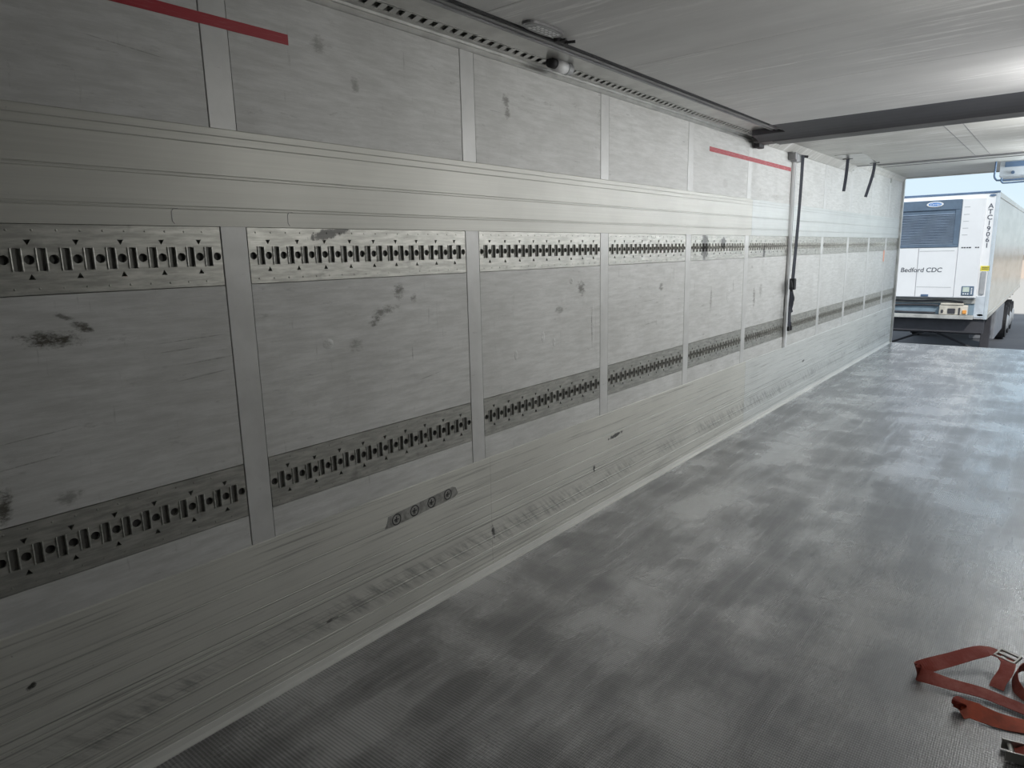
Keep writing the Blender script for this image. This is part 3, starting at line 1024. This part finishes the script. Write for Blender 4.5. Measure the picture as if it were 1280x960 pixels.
# tongue falling from the buckle
ribbon(bm, [(2.085, 2.905, 0.050), (2.098, 2.875, 0.050), (2.095, 2.83, 0.038), (2.080, 2.78, 0.018), (2.075, 2.755, 0.004)],
       [(1, .35, 0), (1, .2, .1), (1, .1, .2), (1, 0, .2), (1, 0, .1)], 0.045)
part('webbing', bm, M['redweb'], rs)
bm = bmesh.new()                 # orange-red tail piece in front
ribbon(bm, [(1.985, 2.520, 0.016), (2.01, 2.535, 0.022), (2.05, 2.535, 0.020), (2.11, 2.545, 0.012), (2.19, 2.575, 0.008), (2.33, 2.62, 0.006)],
       [(0, 1, .55), (0, 1, .6), (-.1, 1, .5), (-.2, 1, .3), (-.2, 1, .1), (-.2, 1, 0)], 0.062)
tail_ = part('tail_end', bm, simple('orange_red_webbing', (0.46, 0.075, 0.028), 0.6, 0, .3, 18), rs)
tag(tail_, 'brighter orange-red strap end')
bm = bmesh.new()
for yy in (2.50,):
    ribbon(bm, [(1.985, 2.520, 0.018), (1.985, 2.545, 0.03), (2.02, 2.575, 0.012), (2.05, 2.60, 0.006)], [(0, 1, .5), (-.4, 1, .4), (-.5, .8, .2), (-.5, .8, 0)], 0.045)
part('folded_end', bm, M['redweb'], rs)
bm = bmesh.new()                 # loop of webbing standing at the picture edge
ribbon(bm, [(2.20, 2.93, 0.03), (2.155, 2.905, 0.045), (2.125, 2.85, 0.04), (2.128, 2.79, 0.022), (2.155, 2.745, 0.010), (2.21, 2.70, 0.008)],
       [(.2, 0, 1), (.2, 0, 1), (.3, 0, 1), (.3, .1, 1), (.4, .3, .8), (.4, .5, .6)], 0.042)
part('loop', bm, M['redweb'], rs)
bk = bmesh.new()                 # metal buckle
bevbox(bk, -0.036, 0.036, -0.006, 0.006, -.004, .004, .0015, 1)
bevbox(bk, -0.036, 0.036, -0.028, -0.018, -.004, .004, .0015, 1)
bevbox(bk, -0.036, 0.036, 0.018, 0.028, -.004, .004, .0015, 1)
bevbox(bk, -0.036, -0.028, -0.028, 0.028, -.005, .005, .0015, 1)
bevbox(bk, 0.028, 0.036, -0.028, 0.028, -.005, .005, .0015, 1)
bk.transform(Matrix.Translation((2.094, 2.915, 0.055)) @ Matrix.Rotation(R(-22), 4, 'Z') @ Matrix.Rotation(R(10), 4, 'X'))
part('buckle', bk, M['alu'], rs)

# ratchet in the bottom right corner
rt = empty('ratchet_buckle', 'metal ratchet buckle with dark red webbing in the bottom right corner of the photo', 'buckle', (2.15, 2.38, 0))
bk = bmesh.new()
for s in (-1, 1):
    bevbox(bk, -0.02, 0.16, s * .030 - .0025, s * .030 + .0025, 0.0, 0.034, .001, 1)
tube(bk, [(0.0, -.032, .02), (0.0, .032, .02)], .007, 10)
tube(bk, [(0.05, -.032, .02), (0.05, .032, .02)], .011, 10)
TM = Matrix.Translation((2.135, 2.385, 0.004)) @ Matrix.Rotation(R(12), 4, 'Z')
bk.transform(TM)
part('frame', bk, M['alu'], rt)
bk = bmesh.new()
ribbon(bk, [(0.012, 0, .012), (0.05, 0, .034), (0.10, 0, .026), (0.25, 0, .012)], [(0, 1, 0)] * 4, 0.048, .003)
bk.transform(TM)
part('webbing', bk, M['redweb'], rt)

# ------------------------------------------------------------------ outside: yard
GZ = -1.35
def ground_material():
    b = NB('asphalt')
    b.pos()
    n = b.noise(nscale=0.6, detail=6)
    f = b.noise(nscale=30, detail=3)
    col = b.mix(b.ramp(n, 0.35, 0.65), (0.055, 0.06, 0.072), (0.085, 0.09, 0.10))
    col = b.mix(b.math('MULTIPLY', f, 0.15), col, (0.3, 0.3, 0.3))
    # pale concrete further out
    col = b.mix(b.ramp(b.Y, 34.5, 35.5), col, (0.55, 0.50, 0.44))
    return b.done(col, 0.8)
bm = bmesh.new()
box(bm, -80, 80, -30, 150, GZ - 0.3, GZ)
tag(obj('yard_ground', bm, ground_material()), kind='structure')
# our own body's underside so it stands on something
ch = empty('trailer_chassis', 'dark chassis rails and legs under the near trailer body', 'chassis', (1.23, 6, GZ))
bm = bmesh.new()
for x in (0.65, 1.65):
    box(bm, x, x + .12, YF, YR, -0.5, -0.12)
part('rails', bm, M['seal'], ch)
for x in (0.35, 1.9):
    for y in (8.0, 9.35, 10.7):
        bm = bmesh.new()
        b2 = bmesh.new()
        bmesh.ops.create_cone(b2, cap_ends=True, segments=28, radius1=0.5, radius2=0.5, depth=0.35,
                              matrix=Matrix.Translation((x + .1, y, GZ + 0.5)) @ Matrix.Rotation(R(90), 4, 'Y'))
        merge(bm, b2)
        part('wheel', bm, M['black'], ch)

# ------------------------------------------------------------------ outside: the white refrigerated trailer facing us
TY = 17.5
TX0, TX1 = -1.62, 0.925
TZ0, TZ1 = -0.03, 2.62
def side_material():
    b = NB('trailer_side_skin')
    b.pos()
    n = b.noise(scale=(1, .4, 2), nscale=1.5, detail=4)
    return b.done(b.mix(b.ramp(n, .35, .65), (0.46, 0.44, 0.375), (0.58, 0.56, 0.49)), 0.22)  # sandy ground reflection put into the white skin's base colour
M['tside'] = side_material()
tr = empty('reefer_trailer', 'white refrigerated trailer parked facing the rear opening', 'trailer', (-0.35, TY, GZ))
bm = bmesh.new()
bevbox(bm, TX0, TX1, TY + 0.01, TY + 13.4, TZ0, TZ1 - .01, .02, 2)
part('body', bm, M['tside'], tr)
bm = bmesh.new()
bevbox(bm, TX0 + .01, TX1 - .05, TY - 0.012, TY + 0.05, TZ0, TZ1 - 0.03, .006, 1)
part('front_wall', bm, M['white'], tr)
bm = bmesh.new()
bevbox(bm, TX1 - 0.06, TX1 + 0.012, TY - 0.02, TY + 0.10, TZ0 - .01, TZ1 + .005, .02, 3)
part('corner_post', bm, simple('corner_aluminium', (0.62, 0.68, 0.72), .35, .2, .04), tr)
bm = bmesh.new()
bevbox(bm, TX0, TX1 + .01, TY - 0.03, TY + 0.08, TZ1 - 0.03, TZ1 + 0.01, .008, 2)
part('top_rail', bm, M['navy'], tr)
bm = bmesh.new()
bevbox(bm, TX1 - .002, TX1 + .012, TY + 0.1, TY + 13.4, TZ0 - .01, TZ0 + 0.10, .004, 1)
bevbox(bm, TX1 - .002, TX1 + .012, TY + 0.1, TY + 13.4, TZ1 - .12, TZ1 - .012, .004, 1)
part('side_rail', bm, M['tside'], tr)
def ellipse_y(bm, x, z, rx, rz, y0, y1, seg=32):
    A = [bm.verts.new((x + rx * math.cos(2 * math.pi * k / seg), y0, z + rz * math.sin(2 * math.pi * k / seg))) for k in range(seg)]
    B = [bm.verts.new((x + rx * math.cos(2 * math.pi * k / seg), y1, z + rz * math.sin(2 * math.pi * k / seg))) for k in range(seg)]
    for k in range(seg):
        bm.faces.new((A[k], A[(k + 1) % seg], B[(k + 1) % seg], B[k]))
    bm.faces.new(A[::-1]); bm.faces.new(B)
    bmesh.ops.recalc_face_normals(bm, faces=bm.faces)
for (z, nm) in ((2.545, 'marker_lamp'), (0.06, 'marker_lamp')):
    bm = bmesh.new()
    ellipse_y(bm, TX1 - 0.11, z, 0.055, 0.022, TY - 0.03, TY - .012, 20)
    part(nm, bm, M['navy'], tr)

# the cooling unit on its nose
cu_ = tr
UF = TY - 0.26                   # front plane of the unit
UR, UL = 0.315, -1.30            # edges of its grille door
bm = bmesh.new()
bevbox(bm, UL - .25, UR + 0.40, UF + 0.03, TY - 0.012, 0.42, 2.50, .02, 2)
part('cooling_unit_casing', bm, M['white'], cu_)
bm = bmesh.new()
ux0, ux1, uz0, uz1 = UL, UR, 1.50, 2.49
bevbox(bm, ux0, ux1, UF, UF + .029, 2.28, uz1, .008, 1)
bevbox(bm, ux0, ux1, UF, UF + .029, uz0, 1.56, .008, 1)
bevbox(bm, ux1 - 0.10, ux1, UF, UF + .029, 1.56, 2.28, .004, 1)
bevbox(bm, ux0, ux0 + 0.10, UF, UF + .029, 1.56, 2.28, .004, 1)
box(bm, ux0 + .1, ux1 - .1, UF + .024, UF + .029, 1.56, 2.28)
M['grille'] = simple('grille_plastic', (0.115, 0.165, 0.23), 0.5, 0, .1)
gr = part('grille', bm, M['grille'], cu_)
M['louvre'] = simple('louvre_plastic', (0.24, 0.30, 0.38), 0.4, 0, .1)
bm = bmesh.new()
nl = 20
for k in range(nl):
    z = 1.575 + k * (2.20 - 1.575) / (nl - 1)
    prism_x(bm, [(UF + .022, z), (UF + .002, z - .010), (UF + .002, z - .006), (UF + .022, z + .006)], ux0 + .10, ux1 - .10)
part('louvres', bm, M['louvre'], gr)
# badge
bm = bmesh.new()
ellipse_y(bm, -0.17, 2.405, 0.155, 0.056, UF - .012, UF)
bd = part('badge', bm, M['white'], cu_)
bm = bmesh.new()
ellipse_y(bm, -0.17, 2.405, 0.122, 0.040, UF - .015, UF - .0121)
part('badge_field', bm, simple('badge_blue', (0.12, 0.28, 0.62), .35), bd)
tx = text('badge_script', 'Carrier', 0.062, M['white'], bd, 0.001, loc=(-0.17 + 0.35, UF - .016 - TY, 2.403 - GZ), shear=0.35)
# lower doors
bm = bmesh.new()
bevbox(bm, -0.395, UR, UF, UF + .029, 0.44, 1.49, .006, 1)
d1 = part('door', bm, M['white'], cu_)
bm = bmesh.new()
bevbox(bm, UL, -0.405, UF, UF + .029, 0.44, 1.49, .006, 1)
d2 = part('door', bm, M['white'], cu_)
for z in (1.425, 0.655):
    bm = bmesh.new()
    box(bm, -0.38, UR - 0.05, UF - .003, UF, z - .004, z + .004)
    part('crease', bm, M['plastic'], d1)
bm = bmesh.new()
bevbox(bm, -0.28, -0.14, UF - .02, UF, 0.45, 0.50, .006, 1)
part('latch', bm, M['navy'], cu_)
tag(text('lettering', 'Bedford CDC', 0.138, simple('grey_lettering', (0.07, 0.08, 0.10), .5), cu_, 0.001,
         loc=(-0.325 + 0.35, UF - .002 - TY, 1.02 - GZ), shear=0.12, offset=.0015), 'grey lettering Bedford CDC')
# right-hand service panel
bm = bmesh.new()
bevbox(bm, UR + .008, UR + 0.41, UF + .006, UF + .029, 0.44, 2.49, .006, 1)
part('service_panel', bm, M['white'], cu_)
for z in (2.32, 2.17, 2.03, 1.89, 1.75):
    bm = bmesh.new()
    box(bm, UR + .05, UR + 0.15, UF + .003, UF + .006, z - .004, z + .004)
    part('vent_mark', bm, M['plastic'], cu_)
for x_, l_ in ((.38, .03), (.42, .035), (.47, .03), (.51, .04), (.62, .03), (.66, .03)):
    bm = bmesh.new()
    box(bm, x_, x_ + l_, UF + .003, UF + .006, 1.475, 1.50)
    part('script_mark', bm, M['seal'], cu_)
bm = bmesh.new()
bevbox(bm, 0.46, 0.68, UF - .012, UF + .006, 0.485, 0.685, .008, 1)
cp = part('control_panel', bm, M['grille'], cu_)
bm = bmesh.new()
bevbox(bm, 0.48, 0.60, UF - .018, UF - .0121, 0.56, 0.665, .003, 1)
part('display', bm, simple('display_glass', (0.55, 0.62, 0.55), .2), cp)
for x_, z in ((.64, .53), (.64, .565), (.64, .60), (.64, .635), (.50, .52), (.54, .52), (.58, .52)):
    bm = bmesh.new()
    bevbox(bm, x_ - .012, x_ + .012, UF - .018, UF - .0121, z - .013, z + .013, .003, 1)
    part('button', bm, M['white'], cp)
# document tube, yellow label and number on the front wall
bm = bmesh.new()
bevbox(bm, 0.755, 0.845, TY - .05, TY - .012, 0.50, 0.985, .012, 2)
part('document_box', bm, M['plastic'], tr)
bm = bmesh.new()
bevbox(bm, 0.735, 0.895, TY - .020, TY - .0125, 0.995, 1.10, .002, 1)
yl = part('warning_label', bm, simple('yellow_label', (0.80, 0.70, 0.08), .5), tr)
bm = bmesh.new()
for z in (1.07, 1.035):
    box(bm, 0.755, 0.875, TY - .0215, TY - .0201, z - .008, z + .008)
part('print', bm, M['seal'], yl)
dk = simple('number_print', (0.09, 0.10, 0.13), .5)
for k, c in enumerate('ATC19061'):
    z = 2.325 - k * 0.115
    tag(text('number_letter', c, 0.135, dk, tr, .001, loc=(0.80 + .35 + 0.0, -.0145, z - GZ), offset=.002), 'dark number letter %s' % c)
# lower front: bumper beam, lamps, plug panel
bm = bmesh.new()
bevbox(bm, TX0, 0.71, TY - .10, TY + .0, 0.30, 0.40, .01, 1)
bevbox(bm, TX0, 0.71, TY - .22, TY + .0, -0.03, 0.055, .01, 1)
part('front_beam', bm, simple('beam_paint', (0.42, 0.42, 0.40), .5, .1, .2), tr)
bm = bmesh.new()
bevbox(bm, TX0, 0.70, TY - .06, TY - .013, 0.055, 0.30, .006, 1)
part('recess_panel', bm, simple('blue_grey_panel', (0.20, 0.27, 0.33), .5), tr)
bm = bmesh.new()
tube(bm, smooth_path([(0.05, TY - .1, .25), (-.2, TY - .1, .26), (-.8, TY - .1, .24), (-.9, TY - .1, .17), (-.8, TY - .1, .10), (0, TY - .1, .09)], 5), 0.02, 8)
tube(bm, smooth_path([(-1.3, TY - .12, .36), (-.4, TY - .12, .34), (.1, TY - .12, .36), (.5, TY - .12, .33)], 5), 0.02, 8)
part('hose', bm, M['seal'], tr, True)
bm = bmesh.new()
bevbox(bm, 0.08, 0.60, TY - .20, TY - .061, 0.06, 0.27, .015, 2)
bevbox(bm, 0.10, 0.52, TY - .22, TY - .05, 0.275, 0.31, .008, 1)
pp = part('connector_box', bm, simple('beige_metal', (0.62, 0.58, 0.50), .45, .1, .2), tr)
for x0_, x1_, z0_, z1_ in ((.24, .38, .09, .20), (.12, .16, .10, .17), (.44, .47, .07, .22)):
    bm = bmesh.new()
    bevbox(bm, x0_, x1_, TY - .22, TY - .20, z0_, z1_, .006, 1)
    part('socket', bm, M['seal'], pp)
bm = bmesh.new()
bevbox(bm, 0.51, 0.585, TY - .225, TY - .20, 0.09, 0.17, .008, 1)
part('orange_socket', bm, simple('orange_plastic', (0.75, 0.33, 0.08), .4), pp)
bm = bmesh.new()
bevbox(bm, 0.61, 0.87, TY - .03, TY - .012, 0.0, 0.46, .006, 1)
part('corner_plate', bm, simple('corner_plate_grey', (0.55, 0.60, 0.65), .45), tr)
# undercarriage
bm = bmesh.new()
for x in (-0.95, 0.15):
    box(bm, x, x + .14, TY + 0.3, TY + 13.0, -0.38, -0.04)
for y in (0.25, 1.6, 3, 4.4, 5.8, 7.2, 8.6, 10, 11.4):
    box(bm, TX0 + .08, TX1 - .08, TY + y, TY + y + .1, -.2, -.045)
part('chassis', bm, M['seal'], tr)
for y_, w_, z0_, z1_ in ((.05, .11, -.34, -.05), (2.3, .06, -.62, -.50)):
    bm = bmesh.new()
    box(bm, TX0 + .1, TX1 - .03, TY + y_, TY + y_ + w_, z0_, z1_)
    part('cross_member', bm, M['seal'], tr)
for x in (-1.35, 0.80):
    bm = bmesh.new()
    bevbox(bm, x - .09, x + .09, TY + 2.1, TY + 2.28, GZ + .35, -.045, .01, 1)
    bevbox(bm, x - .06, x + .06, TY + 2.13, TY + 2.25, GZ + .04, GZ + .36, .01, 1)
    bevbox(bm, x - .15, x + .15, TY + 2.03, TY + 2.35, GZ, GZ + .04, .01, 1)
    part('landing_leg', bm, M['seal'], tr)
bm = bmesh.new()
for s in (1, -1):
    tube(bm, [(-.35 - s * 0.95, TY + 2.2, -.95), (-.35 + s * .95, TY + 2.2, -.12)], .025, 8)
part('leg_brace', bm, M['seal'], tr)
bm = bmesh.new()
bevbox(bm, TX1 - .55, TX1 - .02, TY + 3.4, TY + 6.2, -.85, -.1, .03, 2)
part('pallet_box', bm, simple('box_grey', (0.22, 0.23, 0.25), .5), tr)
for x in (TX0 + .17, TX1 - .17):
    for y in (8.1, 9.4, 10.7):
        b2 = bmesh.new()
        bmesh.ops.create_cone(b2, cap_ends=True, segments=32, radius1=0.52, radius2=0.52, depth=0.32,
                              matrix=Matrix.Translation((x, TY + y, GZ + 0.52)) @ Matrix.Rotation(R(90), 4, 'Y'))
        bmesh.ops.bevel(b2, geom=[e for e in b2.edges if len(e.link_faces) == 2 and abs(e.calc_face_angle(0)) > 1], offset=.05, segments=2, affect='EDGES')
        wv = part('wheel', b2, M['black'], tr)
        sgn = 1 if x > 0 else -1
        b3 = bmesh.new()
        bmesh.ops.create_cone(b3, cap_ends=True, segments=24, radius1=0.27, radius2=0.18, depth=0.06,
                              matrix=Matrix.Translation((x + sgn * .17, TY + y, GZ + 0.52)) @ Matrix.Rotation(R(90 * sgn), 4, 'Y'))
        part('hub', b3, M['plastic'], wv)

# distant low warehouse seen past the trailer
wh = empty('warehouse', 'pale low warehouse far behind the white trailer at the right edge', 'building', (8, 70, GZ))
bm = bmesh.new()
box(bm, -14, 40, 70, 84, GZ, GZ + 1.9)
part('wall', bm, simple('sand_wall', (0.62, 0.52, 0.44), .8, 0, .1, .3), wh)
bm = bmesh.new()
prism_y(bm, [(-14.5, GZ + 1.9), (40.5, GZ + 1.9), (39, GZ + 2.5), (-13, GZ + 2.5)], 69.6, 84.4)
part('roof', bm, simple('roof_grey', (0.5, 0.5, 0.52), .7), wh)
